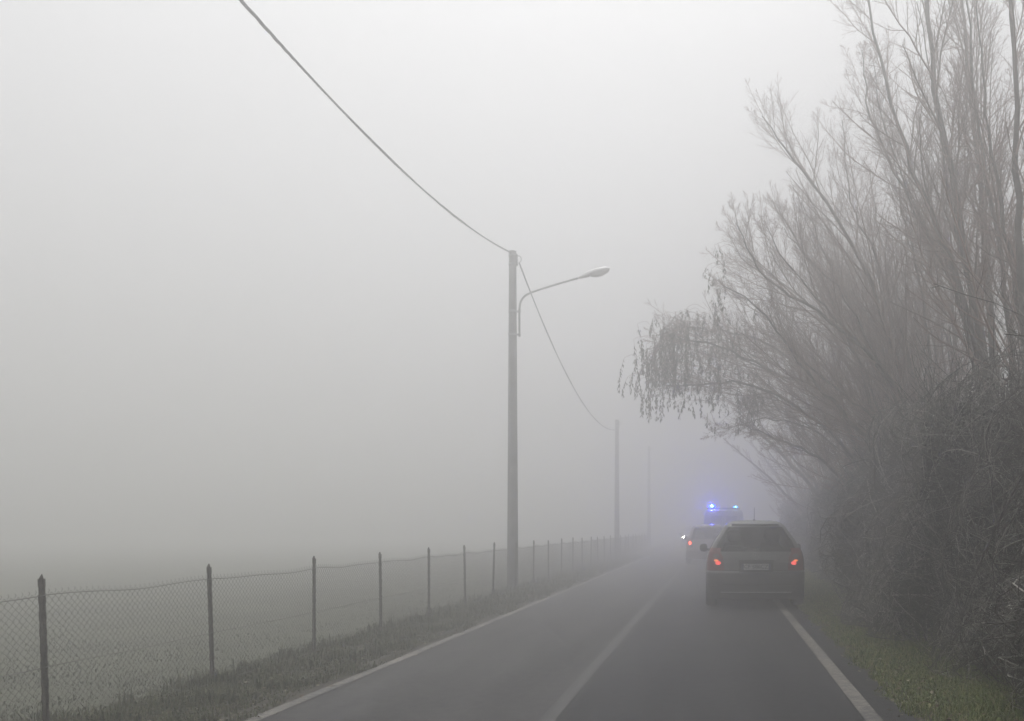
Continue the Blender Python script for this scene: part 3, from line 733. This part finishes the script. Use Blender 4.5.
# ------------------------------------------------------------------ ambulance
def ambulance():
    root = empty('ambulance', (0.32, 42.6, 0.004)); tag(root, 'pale van faint in the fog ahead of the cars with two flashing blue roof beacons', 'ambulance')
    prof = [(0.28, .10, 4.9, .90, .10, .3), (0.40, .0, 5.1, .97, .10, .4), (0.60, .0, 5.1, .98, .10, .4), (1.0, .02, 4.9, .98, .10, .3), (1.15, .03, 4.2, .97, .1, .25),
            (1.9, .05, 3.6, .93, .1, .2), (2.1, .07, 3.45, .90, .1, .2), (2.22, .14, 3.3, .84, .14, .2), (2.28, .35, 3.0, .72, .2, .3)]
    zs = np.unique(np.concatenate([np.arange(.28, 2.28, .04), [q[0] for q in prof]])); nf, nc, ns = 16, 5, 40
    R = ring_body(prof, zs, nf, nc, ns, .015, .1); nzr, nr, _ = R.shape; V = R.reshape(-1, 3); NRM = grid_normals(R)
    zc = (zs[:-1] + zs[1:]) / 2; iz = zc[:, None] * np.ones(nr); ii = np.arange(nr)[None] * np.ones((nzr - 1, 1))
    s0 = nf + nc; f0 = s0 + ns + nc; l0 = f0 + nf + nc
    wl = (ii >= 2) & (ii < 7) & (iz > 1.25) & (iz < 1.95); wr_ = (ii >= 9) & (ii < 14) & (iz > 1.25) & (iz < 1.95)
    fw = (ii >= f0) & (ii < f0 + nf) & (iz > 1.2) & (iz < 2.0)
    b = submesh(V, rings_faces(nzr, nr, ~(wl | wr_ | fw)), 'body', paint('white_van_paint', (0.24, 0.24, 0.24), .4, 0), root)
    top = R[-1]; a = Acc(); c = top.mean(0) + np.array([0, 0, .02]); n_ = len(top)
    a.add(np.vstack([top, c]), np.stack([np.arange(n_), (np.arange(n_) + 1) % n_, np.full(n_, n_)], 1)); a.build('roof', b.data.materials[0], root)
    submesh(V, rings_faces(nzr, nr, wl), 'rear_window', M['glass'], root, -.004, NRM); submesh(V, rings_faces(nzr, nr, wr_), 'rear_window', M['glass'], root, -.004, NRM)
    submesh(V, rings_faces(nzr, nr, fw), 'windscreen', M['glass'], root, -.004, NRM)
    for s in (-1, 1):
        m_ = (iz > .75) & (iz < .95) & (((ii >= nf - 1) & (ii < s0)) if s > 0 else (ii >= nr - nc))
        submesh(V, rings_faces(nzr, nr, m_), 'tail_light', M['tail'], root, .01, NRM)
    st = (iz > 1.0) & (iz < 1.16); submesh(V, rings_faces(nzr, nr, st), 'orange_stripe', M['stripe'], root, .006, NRM)
    a = Acc(); a.box((0, .0, 1.2), (.02, .02, 1.6)); a.build('door_seam', M['under'], root)
    a = Acc(); a.box((0, -.03, .42), (1.8, .12, .14)); a.build('bumper', M['plastic'], root)
    a = Acc(); a.box((0, 2.5, .32), (1.5, 4.6, .08)); a.build('underbody', M['under'], root)
    for wy in (1.0, 4.1):
        for s in (-1, 1): wheel(root, s * .87, wy, .33)
    a = Acc(); a.box((0, .55, 2.32), (1.5, .22, .08)); a.build('light_bar', M['plastic'], root)
    for x, mm, e in ((-.555, M['blue_lit'], 1.0), (.545, M['cyan_lit'], .5)):
        a = Acc(); a.lathe([(.105, 0), (.10, .06), (.085, .12), (.05, .15), (.001, .16)], 20, 'z', (x, .5, 2.36)); a.v[-1][:, 2] = 2.36 + (a.v[-1][:, 2] - 2.36) * e
        a.v[-1][:, :2] = (a.v[-1][:, :2] - [x, .5]) * (1.65 if e > .9 else 1.15) + [x, .5]
        bc = a.build('beacon', mm, root)
        a = Acc(); a.lathe([(.001, -.012), (.035 * (1 + e) / 1.5, -.010), (.045 * (1 + e) / 1.5, 0)], 16, 'y', (x, .32 if e > .9 else .37, 2.36 + .075 * e)); a.build('lit_lens', M['lens_lit'], bc)
    return root
amb = ambulance()
ld = bpy.data.lights.new('beacon_glow', 'POINT'); ld.color = (0.05, 0.07, 1.0); ld.energy = 210; ld.shadow_soft_size = 0.03
lo = bpy.data.objects.new('beacon_light', ld); COL.objects.link(lo); lo.parent = amb; lo.location = (-.555, .28, 2.44)

# ------------------------------------------------------------------ trees
def spawn(PP, RR, n_per, t0, t1, L0, ang, steps, rng, up=0.25, wig=0.12, rfac=0.55, rtip=0.35, Lpow=0.7, bias=None, rmin=0.0018):
    """children of every parent polyline: returns (N*n, steps, 3), radii"""
    N, K, _ = PP.shape
    t = (np.arange(n_per)[None] + rng.random((N, n_per))) / n_per; t = t0 + (t1 - t0) * t
    k = t * (K - 1); i = np.clip(k.astype(int), 0, K - 2); u = k - i
    ar = np.arange(N)[:, None]
    p = PP[ar, i] * (1 - u[..., None]) + PP[ar, i + 1] * u[..., None]; T = norm(PP[ar, i + 1] - PP[ar, i])
    r = RR[ar, i] * (1 - u) + RR[ar, i + 1] * u
    plen = np.linalg.norm(np.diff(PP, axis=1), axis=2).sum(1)[:, None]
    rnd = norm(rng.normal(size=T.shape)); perp = norm(rnd - (rnd * T).sum(-1, keepdims=True) * T)
    a = np.radians(ang) * rng.uniform(0.6, 1.35, t.shape)
    d = norm(T * np.cos(a)[..., None] + perp * np.sin(a)[..., None])
    if bias is not None: d = norm(d + np.array(bias))
    L = L0 * plen * (1.05 - t) ** Lpow * rng.uniform(0.55, 1.2, t.shape)
    p = p.reshape(-1, 3); d = d.reshape(-1, 3); L = L.reshape(-1); r = (r.reshape(-1) * rfac)
    out = [p]; st = L / (steps - 1); q = p
    for s in range(steps - 1):
        d = norm(d + np.array([0, 0, up]) / (steps - 1) + rng.normal(0, wig, d.shape))
        q = q + d * st[:, None]; out.append(q)
    Q = np.stack(out, 1); f = np.linspace(1, rtip, steps)[None]
    return Q, np.maximum(r[:, None] * f, rmin)

def pad(PP, RR): return PP, RR

def make_tree(name, label, base, limbs, rng, dens=(24, 15, 11), hang=None, cat='tree', L=(0.35, 0.48, 0.5), up=(0.5, 0.35, 0.2), tw=0.0012, r_l=0.055, fine_lim=None):
    base = np.array(base, float); root = empty(name, tuple(base)); tag(root, label, cat, 'bare trees along the right side')
    tr = Acc(); br = Acc(); LP = []; LR = []
    for pts, r0 in limbs:
        q = resample(pts, 22); q[1:-1] += rng.normal(0, 0.02, (20, 3)); q = q - base
        rad = r0 * np.linspace(1, 0.13, 22) ** 0.9
        v, f = tubes(q[None], rad[None], 9); tr.add(v, f); LP.append(q); LR.append(rad)
    tr.build('trunk', M['bark'], root)
    LP = np.array(LP); LR = np.array(LR)
    A1, R1_ = spawn(LP, LR, dens[0], 0.18, 1.0, L[0], 30, 9, rng, up=up[0], wig=0.08, rfac=0.42)
    A2, R2_ = spawn(A1, R1_, dens[1], 0.12, 1.0, L[1], 35, 7, rng, up=up[1], wig=0.10, rfac=0.55, rmin=tw * 1.3)
    A3, R3_ = spawn(A2, R2_, dens[2], 0.10, 1.0, L[2], 40, 5, rng, up=up[2], wig=0.13, rfac=0.6, rmin=tw)
    v, f = tubes(A1, R1_, 5); br.add(v, f)
    for A, R_, s in ((A2, R2_, 4), (A3, R3_, 3)):
        ok = A[..., 2].min(1) + base[2] > 0.15; v, f = tubes(A[ok], R_[ok], s); br.add(v, f)
    br.build('crown', M['twig'], root)
    if hang: hang(root, base, rng, A2)
    return root

def fill_limbs(LL, n, seed, r=0.03):
    rg = np.random.default_rng(seed); out = list(LL)
    R_ = [resample(p, 8) for p, _ in LL]; order = np.argsort([q[-1][0] for q in R_])
    for k in range(n):
        i = int(rg.integers(0, len(LL) - 1)); a_, b_ = R_[order[i]], R_[order[i + 1]]; t = rg.uniform(.2, .8)
        q = a_ * (1 - t) + b_ * t; m = rg.normal(0, .16, (8, 3)) * np.linspace(0, 1, 8)[:, None]; q = q + np.cumsum(m, 0) * .7
        q = q[0] + (q - q[0]) * rg.uniform(.72, .98); out.append((q, r * rg.uniform(.7, 1.3)))
    return out

def limb(*pts, d=None): return [P(x, y, dd) for x, y, dd in pts]

def hang_leaves(count_boxes, tips=0, xmax=760):
    """withered leaves still hanging in drooping strings from the outer twigs"""
    def fn(root, base, rng, A2):
        a = Acc(); st = Acc()
        starts = []
        T = A2[:, -1] + base; px = VPX + T[:, 0] / T[:, 1] * FOC; py = HORY - (T[:, 2] - EYE) / T[:, 1] * FOC
        ok = np.where((px < xmax) & (py > 300) & (py < 425))[0]
        if tips and len(ok):
            for i in rng.choice(ok, min(tips, len(ok)), replace=False): starts.append((T[i] - base, 0.34, None))
        for (x0, x1, y0, y1, d0, d1, n, ln) in count_boxes:
            cs = [(rng.uniform(x0, x1), rng.uniform(y0, y1), rng.uniform(d0, d1)) for _ in range(max(2, n // 7))]
            for k in range(n):
                c = cs[k % len(cs)]
                starts.append((P(c[0] + rng.normal(0, 5), c[1] + rng.normal(0, 13), c[2] + rng.normal(0, .25)) - base, ln, 1))
        for p, ln, arch in starts:
            if arch and p[2] + base[2] < P(0, 402, 19)[2]: continue
            Ls = ln * rng.uniform(0.3, 1.25)
            z = np.linspace(0, 1, 6); sx, sy = rng.normal(0, 0.10, 2)
            path = np.stack([p[0] + sx * np.sin(z * 2), p[1] + sy * np.sin(z * 2), p[2] - z * Ls], -1)
            # arching stalk that ties the string to the twigs behind and above it
            s0 = path[0]; full = path
            if arch:
                stalk = resample([s0 + np.array([0.25 + .35 * rng.random(), rng.normal(0, .2), -0.08 + 0.12 * rng.random()]), s0 + np.array([.16, 0, .06]), s0], 6)
                full = np.vstack([stalk, path[1:]])
            v, f = tubes(full[None], np.full((1, len(full)), 0.003), 3); st.add(v, f)
            m = int(22 * Ls / 0.5) + 4; tt = rng.random(m) ** 0.7
            c = np.stack([np.interp(tt, z, path[:, k]) for k in range(3)], 1) + rng.normal(0, 0.012, (m, 3))
            dr = norm(np.stack([rng.normal(0, 0.25, m), rng.normal(0, 0.25, m), -np.ones(m)], 1))
            v, f = leaf_cards(c, dr, norm(rng.normal(size=(m, 3))), rng.uniform(.04, .10, m), rng.uniform(.006, .013, m)); a.add(v, f)
        st.build('drooping_twigs', M['twig'], root); a.build('withered_leaves', M['dead_leaf'], root, smooth=False)
    return fn

# near upright tree at the right edge
bA = np.array([4.15, 13.2, 0.0]); g0 = bA + [0, 0, -0.1]
LA = [([g0, *limb((992, 430, 13.2), (975, 300, 13.1), (955, 190, 13), (935, 90, 13), (924, -40, 12.9), (915, -190, 12.8))], 0.08),
      ([g0 + [.05, 0, .9], *limb((972, 330, 13.3), (940, 240, 13.6), (908, 160, 13.8), (886, 80, 14), (868, 0, 14), (862, -90, 14))], 0.05),
      ([g0 + [.1, .1, .7], *limb((990, 330, 13.6), (984, 210, 13.9), (972, 110, 14.2), (962, 0, 14.4), (955, -120, 14.5))], 0.065),
      ([g0 + [.0, .1, 1.2], *limb((960, 300, 13.9), (925, 225, 14.3), (890, 165, 14.6), (868, 105, 14.8), (862, 50, 15))], 0.04),
      ([g0 + [.2, -.1, .6], *limb((1012, 400, 13), (1004, 280, 12.7), (985, 170, 12.5), (972, 60, 12.4), (968, -60, 12.3))], 0.05)]
make_tree('bare_tree', 'tall bare tree behind the brambles, its thick forked trunk rising out of the frame', bA, fill_limbs(LA, 2, 61), np.random.default_rng(11), L=(.30, .48, .5))
for (b_, lb_, pts_, sd_) in (
        ((6.2, 18.5, 0.0), 'broad bare tree set back between the tall forked trunk and the leaning tree', [(-.9, .2, 8.8), (-.1, .3, 9.6), (.9, .1, 9.0), (-1.9, 0, 7.2), (-1.3, -.5, 6.0), (.4, -.6, 7.4)], 51),
        ((7.3, 15.0, 0.0), 'bare tree set back at the far right, directly behind the tall forked trunk', [(-.6, .2, 8.6), (.3, .3, 9.0), (-1.6, .1, 7.0), (1.2, 0, 8.0), (-.9, -.6, 6.2)], 52)):
    bb = np.array(b_); rg_ = np.random.default_rng(sd_)
    make_tree('bare_tree', lb_, bb, [([bb + [0, 0, -.1], bb + np.array([q[0] * .25, q[1] * .3, q[2] * .3]), bb + np.array([q[0] * .7, q[1] * .7, q[2] * .58]), bb + np.array([q[0], q[1], q[2] * .86])], .05) for q in pts_], rg_, dens=(13, 10, 7))
bE = np.array([3.75, 10.6, 0.0]); g0 = bE + [0, 0, -.1]
LE = [([g0, *limb((1030, 430, 10.6), (1022, 280, 10.6), (1016, 150, 10.5), (1012, 20, 10.5), (1006, -120, 10.4))], 0.065),
      ([g0 + [.05, 0, .5], *limb((1050, 400, 10.9), (1062, 250, 11), (1068, 100, 11.1), (1072, -60, 11.2))], 0.06),
      ([g0 + [.05, .1, .8], *limb((1022, 330, 11), (1000, 200, 11.3), (985, 100, 11.6), (978, -10, 11.8))], 0.04)]
make_tree('bare_tree', 'bare tree of slim straight stems cut off by the right edge of the picture', bE, fill_limbs(LE, 1, 64), np.random.default_rng(12), dens=(18, 12, 9))
# leaning tree whose long limbs fan out to the upper left
bB = np.array([4.0, 16.6, 0.0]); g0 = bB + [0, 0, -.1]; j = P(925, 505, 16.6)
LB = [([g0, j, *limb((905, 400, 16.5), (880, 310, 16.4), (852, 245, 16.4), (812, 182, 16.3), (785, 150, 16.2), (762, 116, 16))], 0.055),
      ([g0 + [.05, 0, .4], *limb((915, 440, 16.4), (880, 365, 16), (822, 316, 15.8), (780, 288, 15.6), (749, 253, 15.5), (735, 212, 15.4))], 0.045),
      ([g0 + [.0, .1, .6], *limb((920, 430, 16.8), (900, 330, 17), (872, 250, 17.2), (852, 205, 17.3), (842, 120, 17.4))], 0.042),
      ([g0 + [.1, 0, .6], *limb((935, 420, 16.5), (925, 310, 16.5), (905, 220, 16.5), (890, 140, 16.5))], 0.042),
      ([g0 + [.0, .1, .5], *limb((905, 470, 16.9), (870, 400, 17.2), (838, 310, 17.4), (800, 245, 17.6), (772, 200, 17.7))], 0.05),
      ([g0 + [.0, 0, .5], *limb((900, 480, 16.3), (850, 420, 16), (822, 389, 15.8), (798, 361, 15.7), (760, 310, 15.6), (722, 285, 15.5))], 0.045),
      ([g0 + [.1, .1, .5], *limb((950, 450, 17), (955, 330, 17.3), (945, 230, 17.5), (940, 130, 17.6))], 0.05)]
make_tree('bare_tree', 'leaning bare tree right of the queue, long limbs fanning to the upper left', bB, fill_limbs(LB, 11, 62), np.random.default_rng(13), dens=(24, 15, 11), L=(.38, .46, .5),
          hang=hang_leaves([(700, 722, 268, 300, 15.4, 15.9, 10, .4)]))
# overhanging tree with withered leaf strings
bC = np.array([3.9, 20.5, 0.0]); g0 = bC + [0, 0, -.1]
LC = [([g0 + [0, .1, .5], *limb((868, 470, 20.2), (825, 400, 19.9), (775, 372, 19.6), (730, 352, 19.3), (690, 340, 19.1), (655, 352, 19.0))], 0.045),
      ([g0, *limb((880, 500, 20.4), (843, 445, 20), (794, 404, 19.6), (763, 389, 19.4), (732, 382, 19.2), (700, 386, 19), (668, 385, 18.9))], 0.048),
      ([g0 + [0, 0, .4], *limb((872, 480, 20.6), (840, 410, 20.4), (800, 365, 20.2), (757, 340, 20), (715, 330, 19.8), (680, 325, 19.6))], 0.042),
      ([g0 + [.05, 0, .5], *limb((880, 460, 20.8), (850, 370, 20.8), (815, 310, 20.8), (770, 275, 20.8), (735, 250, 20.8))], 0.04),
      ([g0 + [.05, .1, .5], *limb((888, 450, 20.8), (868, 350, 21), (840, 280, 21.2), (810, 230, 21.4), (795, 190, 21.6))], 0.04),
      ([g0 + [.1, .1, .5], *limb((905, 440, 21), (900, 320, 21.2), (880, 240, 21.4), (870, 170, 21.6))], 0.05),
      ([g0 + [0, -.1, .3], *limb((860, 505, 20), (820, 460, 19.6), (780, 440, 19.3), (745, 425, 19.2))], 0.045),
      ([g0 + [0, -.1, .4], *limb((865, 490, 20.9), (830, 430, 21), (785, 385, 21.2), (745, 360, 21.3), (712, 352, 21.3))], 0.045)]
make_tree('bare_tree', 'overhanging tree arching over the road with strings of withered leaves at its tip', bC, fill_limbs(LC, 10, 63), np.random.default_rng(14), dens=(24, 15, 11), L=(.38, .46, .5), up=(.35, .15, 0.0),
          hang=hang_leaves([(634, 660, 352, 378, 18.4, 19.4, 46, .6), (655, 690, 325, 365, 18.6, 19.8, 110, .65), (680, 725, 335, 385, 18.8, 19.8, 45, .4), (655, 740, 372, 400, 18.8, 19.6, 50, .25)], tips=260))
# fog-faded trees farther along
def far_tree(y, x, s, seed, label):
    b = np.array([x, y, 0.0]); rg = np.random.default_rng(seed); LL = []
    for k in range(8):
        az = rg.uniform(-0.5, 0.5) + (pi if k % 3 else -0.6); el = rg.uniform(0.75, 1.25); ln = s * rg.uniform(5.5, 8)
        d = np.array([cos(az) * cos(el), sin(az) * cos(el) * .6, sin(el)])
        p = [b + [0, 0, -.1], b + d * .35 * ln + [-.1, 0, .2], b + d * .7 * ln, b + d * ln + [-.3, 0, -.35 if k == 1 else 0]]
        LL.append((p, 0.075 * s))
    return make_tree('bare_tree', label, b, LL, rg, dens=(11, 8, 6), tw=0.004)
far_tree(28, 5.0, 1.0, 31, 'fog-greyed bare tree just beyond the overhanging tree, behind the hedge')
far_tree(36, 5.2, 1.05, 32, 'pale bare tree in the fog above the dark grey hatchback')
far_tree(45, 5.2, 1.1, 33, 'barely visible bare tree farthest along the right side of the road')

# ------------------------------------------------------------------ hedge and brambles
def hedge(name, label, y0, y1, x0, x1, htop, n_leaf, n_cane, seed, leafsize=(.025, .05), cane_len=1.6, leaf=M['hedge_leaf'], cat='hedge'):
    rg = np.random.default_rng(seed); c0 = np.array([(x0 + x1) / 2, (y0 + y1) / 2, 0.1]); root = empty(name, tuple(c0)); tag(root, label, cat)
    def face(y, z):        # front face: bulging, uneven
        return x0 + 0.22 * np.sin(y * 1.7 + 1) * np.sin(z * 2.1 + y) + 0.12 * np.sin(y * 4.3 + z * 3.7) + 0.28 * np.clip(0.9 - z, 0, 1) * 0 + 0.30 * np.clip(z - 1.6, 0, 2) ** 1.3 + 0.30 * np.sin(y * 0.83 + 2 * np.sin(z * 1.3)) * np.sin(z * 1.9 + y * 0.5 + 1)
    def top(y, x): return htop + 0.3 + 0.3 * np.sin(y * 1.1 + x) + 0.18 * np.sin(y * 3.1 + x * 2.2)
    y = y0 * (y1 / y0) ** rg.random(n_leaf); dpt = rg.exponential(0.45, n_leaf); z = 0.12 + rg.random(n_leaf) ** 0.9 * htop * 1.25
    x = face(y, z) + dpt; hh = top(y, x); ok = (rg.random(n_leaf) < np.clip((hh - z) / 0.8, 0, 1)) & (x < x1 + 1.2)
    # open pockets
    pk = np.sin(y * 2.9 + z * 2.3) * np.sin(z * 3.9 - y * 1.3) + 0.5 * np.sin(y * 8 + z * 9); ok &= rg.random(n_leaf) < np.clip(0.6 + pk * 0.6, 0.06, 1)
    c = np.stack([x, y, z], 1)[ok]; n = len(c); far = (c[:, 1] / 9) ** 0.5
    dr = norm(rg.normal(size=(n, 3)) + [-.35, -.2, -.3]); nm = norm(rg.normal(size=(n, 3)) + [-.5, -.3, .5])
    v, f = leaf_cards(c - c0, dr, nm, rg.uniform(*leafsize, n) * np.clip(far, .8, 1.8), rg.uniform(.35, .5, n) * np.mean(leafsize) * np.clip(far, .8, 1.8))
    a = Acc(); a.add(v, f); a.build('leaves', leaf, root, smooth=False)
    # arching canes, tangled
    m = n_cane; y = y0 * (y1 / y0) ** rg.random(m); z = 0.1 + rg.random(m) * htop * 0.95; x = face(y, z) + rg.exponential(0.30, m) - 0.02
    d = norm(np.stack([rg.normal(0, .5, m) - .15, rg.normal(0, .9, m), rg.normal(0.25, .75, m)], 1)); K = 9
    L = cane_len * rg.uniform(.3, 1.3, m) * np.clip(y / 10, .6, 1.4); q = np.stack([x, y, z], 1); out = [q]
    bend = rg.normal(0, .16, (m, 3)) + [0, 0, -.10]
    for s in range(K - 1):
        d = norm(d + bend + rg.normal(0, .13, d.shape)); q = q + d * (L / (K - 1))[:, None]
        q[:, 2] = np.clip(q[:, 2], 0.12, htop + .7); fx_ = face(q[:, 1], q[:, 2]) - .22; q[:, 0] = np.maximum(q[:, 0], fx_); out.append(q)
    Q = np.stack(out, 1); rad = (0.0022 + 0.0075 * rg.random(m) ** 4)[:, None] * np.linspace(1, .5, K)[None] * np.clip(y / 9, .9, 1.6)[:, None]
    A1, R1_ = spawn(Q, rad, 4, .1, 1, .28, 50, 5, rg, up=.1, wig=.2, rfac=.7)
    a = Acc(); v, f = tubes(Q - c0, rad, 4); a.add(v, f); v, f = tubes(A1 - c0, R1_, 3); a.add(v, f)
    a.build('canes', M['cane'], root)
    # a few old, thick, pale stems climbing through the front of the thicket, and shoots above it
    m = max(12, n_cane // 90); y = y0 * (y1 / y0) ** rg.random(m); q = np.stack([face(y, .2) + rg.uniform(-.05, .25, m), y, np.full(m, .1)], 1); out = [q]
    d = norm(np.stack([rg.normal(0, .35, m), rg.normal(0, .5, m), np.ones(m)], 1)); Ls = rg.uniform(1.4, 3.2, m)
    for s in range(13):
        d = norm(d + rg.normal(0, .22, d.shape) + [0, 0, .06]); q = q + d * (Ls / 13)[:, None]; q[:, 0] = np.clip(q[:, 0], face(q[:, 1], q[:, 2]) - .12, face(q[:, 1], q[:, 2]) + .5); out.append(q)
    Q2 = np.stack(out, 1); r2 = (0.005 + 0.008 * rg.random(m))[:, None] * np.linspace(1, .4, 14)[None]
    B1, S1 = spawn(Q2, r2, 9, .2, 1, .3, 45, 6, rg, up=.1, wig=.18, rfac=.5)
    a = Acc(); v, f = tubes(Q2 - c0, r2, 6); a.add(v, f); v, f = tubes(B1 - c0, S1, 3); a.add(v, f); a.build('old_stems', M['old_stem'], root)
    m = n_cane // 9; y = y0 * (y1 / y0) ** rg.random(m); q = np.stack([face(y, 2.2 + 0 * y) + rg.uniform(0, 1.2, m), y, rg.uniform(htop - .7, htop + .1, m)], 1); out = [q]
    d = norm(np.stack([rg.normal(-.1, .4, m), rg.normal(0, .5, m), np.ones(m)], 1)); Ls = rg.uniform(.4, 1.4, m)
    for s in range(7): d = norm(d + rg.normal(0, .14, d.shape)); q = q + d * (Ls / 7)[:, None]; out.append(q)
    Q3 = np.stack(out, 1); r3_ = np.full((m, 8), .0028) * np.clip(y / 9, .9, 1.6)[:, None]; B1, S1 = spawn(Q3, r3_, 6, .2, 1, .35, 40, 5, rg, up=.2, wig=.15, rfac=.7)
    a = Acc(); v, f = tubes(Q3 - c0, r3_, 4); a.add(v, f); v, f = tubes(B1 - c0, S1, 3); a.add(v, f); a.build('shoots', M['cane'], root)
    return root, c0, rg, face
hr, hc, hg, hface = hedge('bramble_hedge', 'tangled grey-brown bramble hedge filling the right edge beside the grass verge', 4.2, 15.5, 2.40, 5.2, 2.5, 240000, 9000, 21)
a = Acc(); m = 260; y = hg.uniform(7.2, 8.2, m); q = np.stack([hface(y, 0 * y) - .03 + .15 * hg.random(m), y, 0.12 + 0 * y], 1)
Q = [q]; d = norm(np.stack([hg.normal(-.1, .25, m), hg.normal(0, .4, m), np.ones(m)], 1))
for s in range(5): d = norm(d + hg.normal(0, .25, (m, 3))); q = q + d * .07; Q.append(q)
v, f = tubes(np.stack(Q, 1) - hc, np.full((m, 6), .003), 3); a.add(v, f); a.build('red_stems', M['red_cane'], hr)
hedge('evergreen_hedge', 'dark leafy hedge beside the hatchback, beyond the grey brambles', 15.3, 27.0, 2.78, 5.6, 2.75, 190000, 900, 22, leafsize=(.04, .07), leaf=M['green_leaf'])
hedge('hedge', 'hedge fading into the fog beyond the dark leafy hedge', 27.2, 50.0, 3.3, 5.8, 2.5, 60000, 700, 23, leafsize=(.06, .10))
# thin ivy sprig reaching out to the left near the top of the leafy hedge
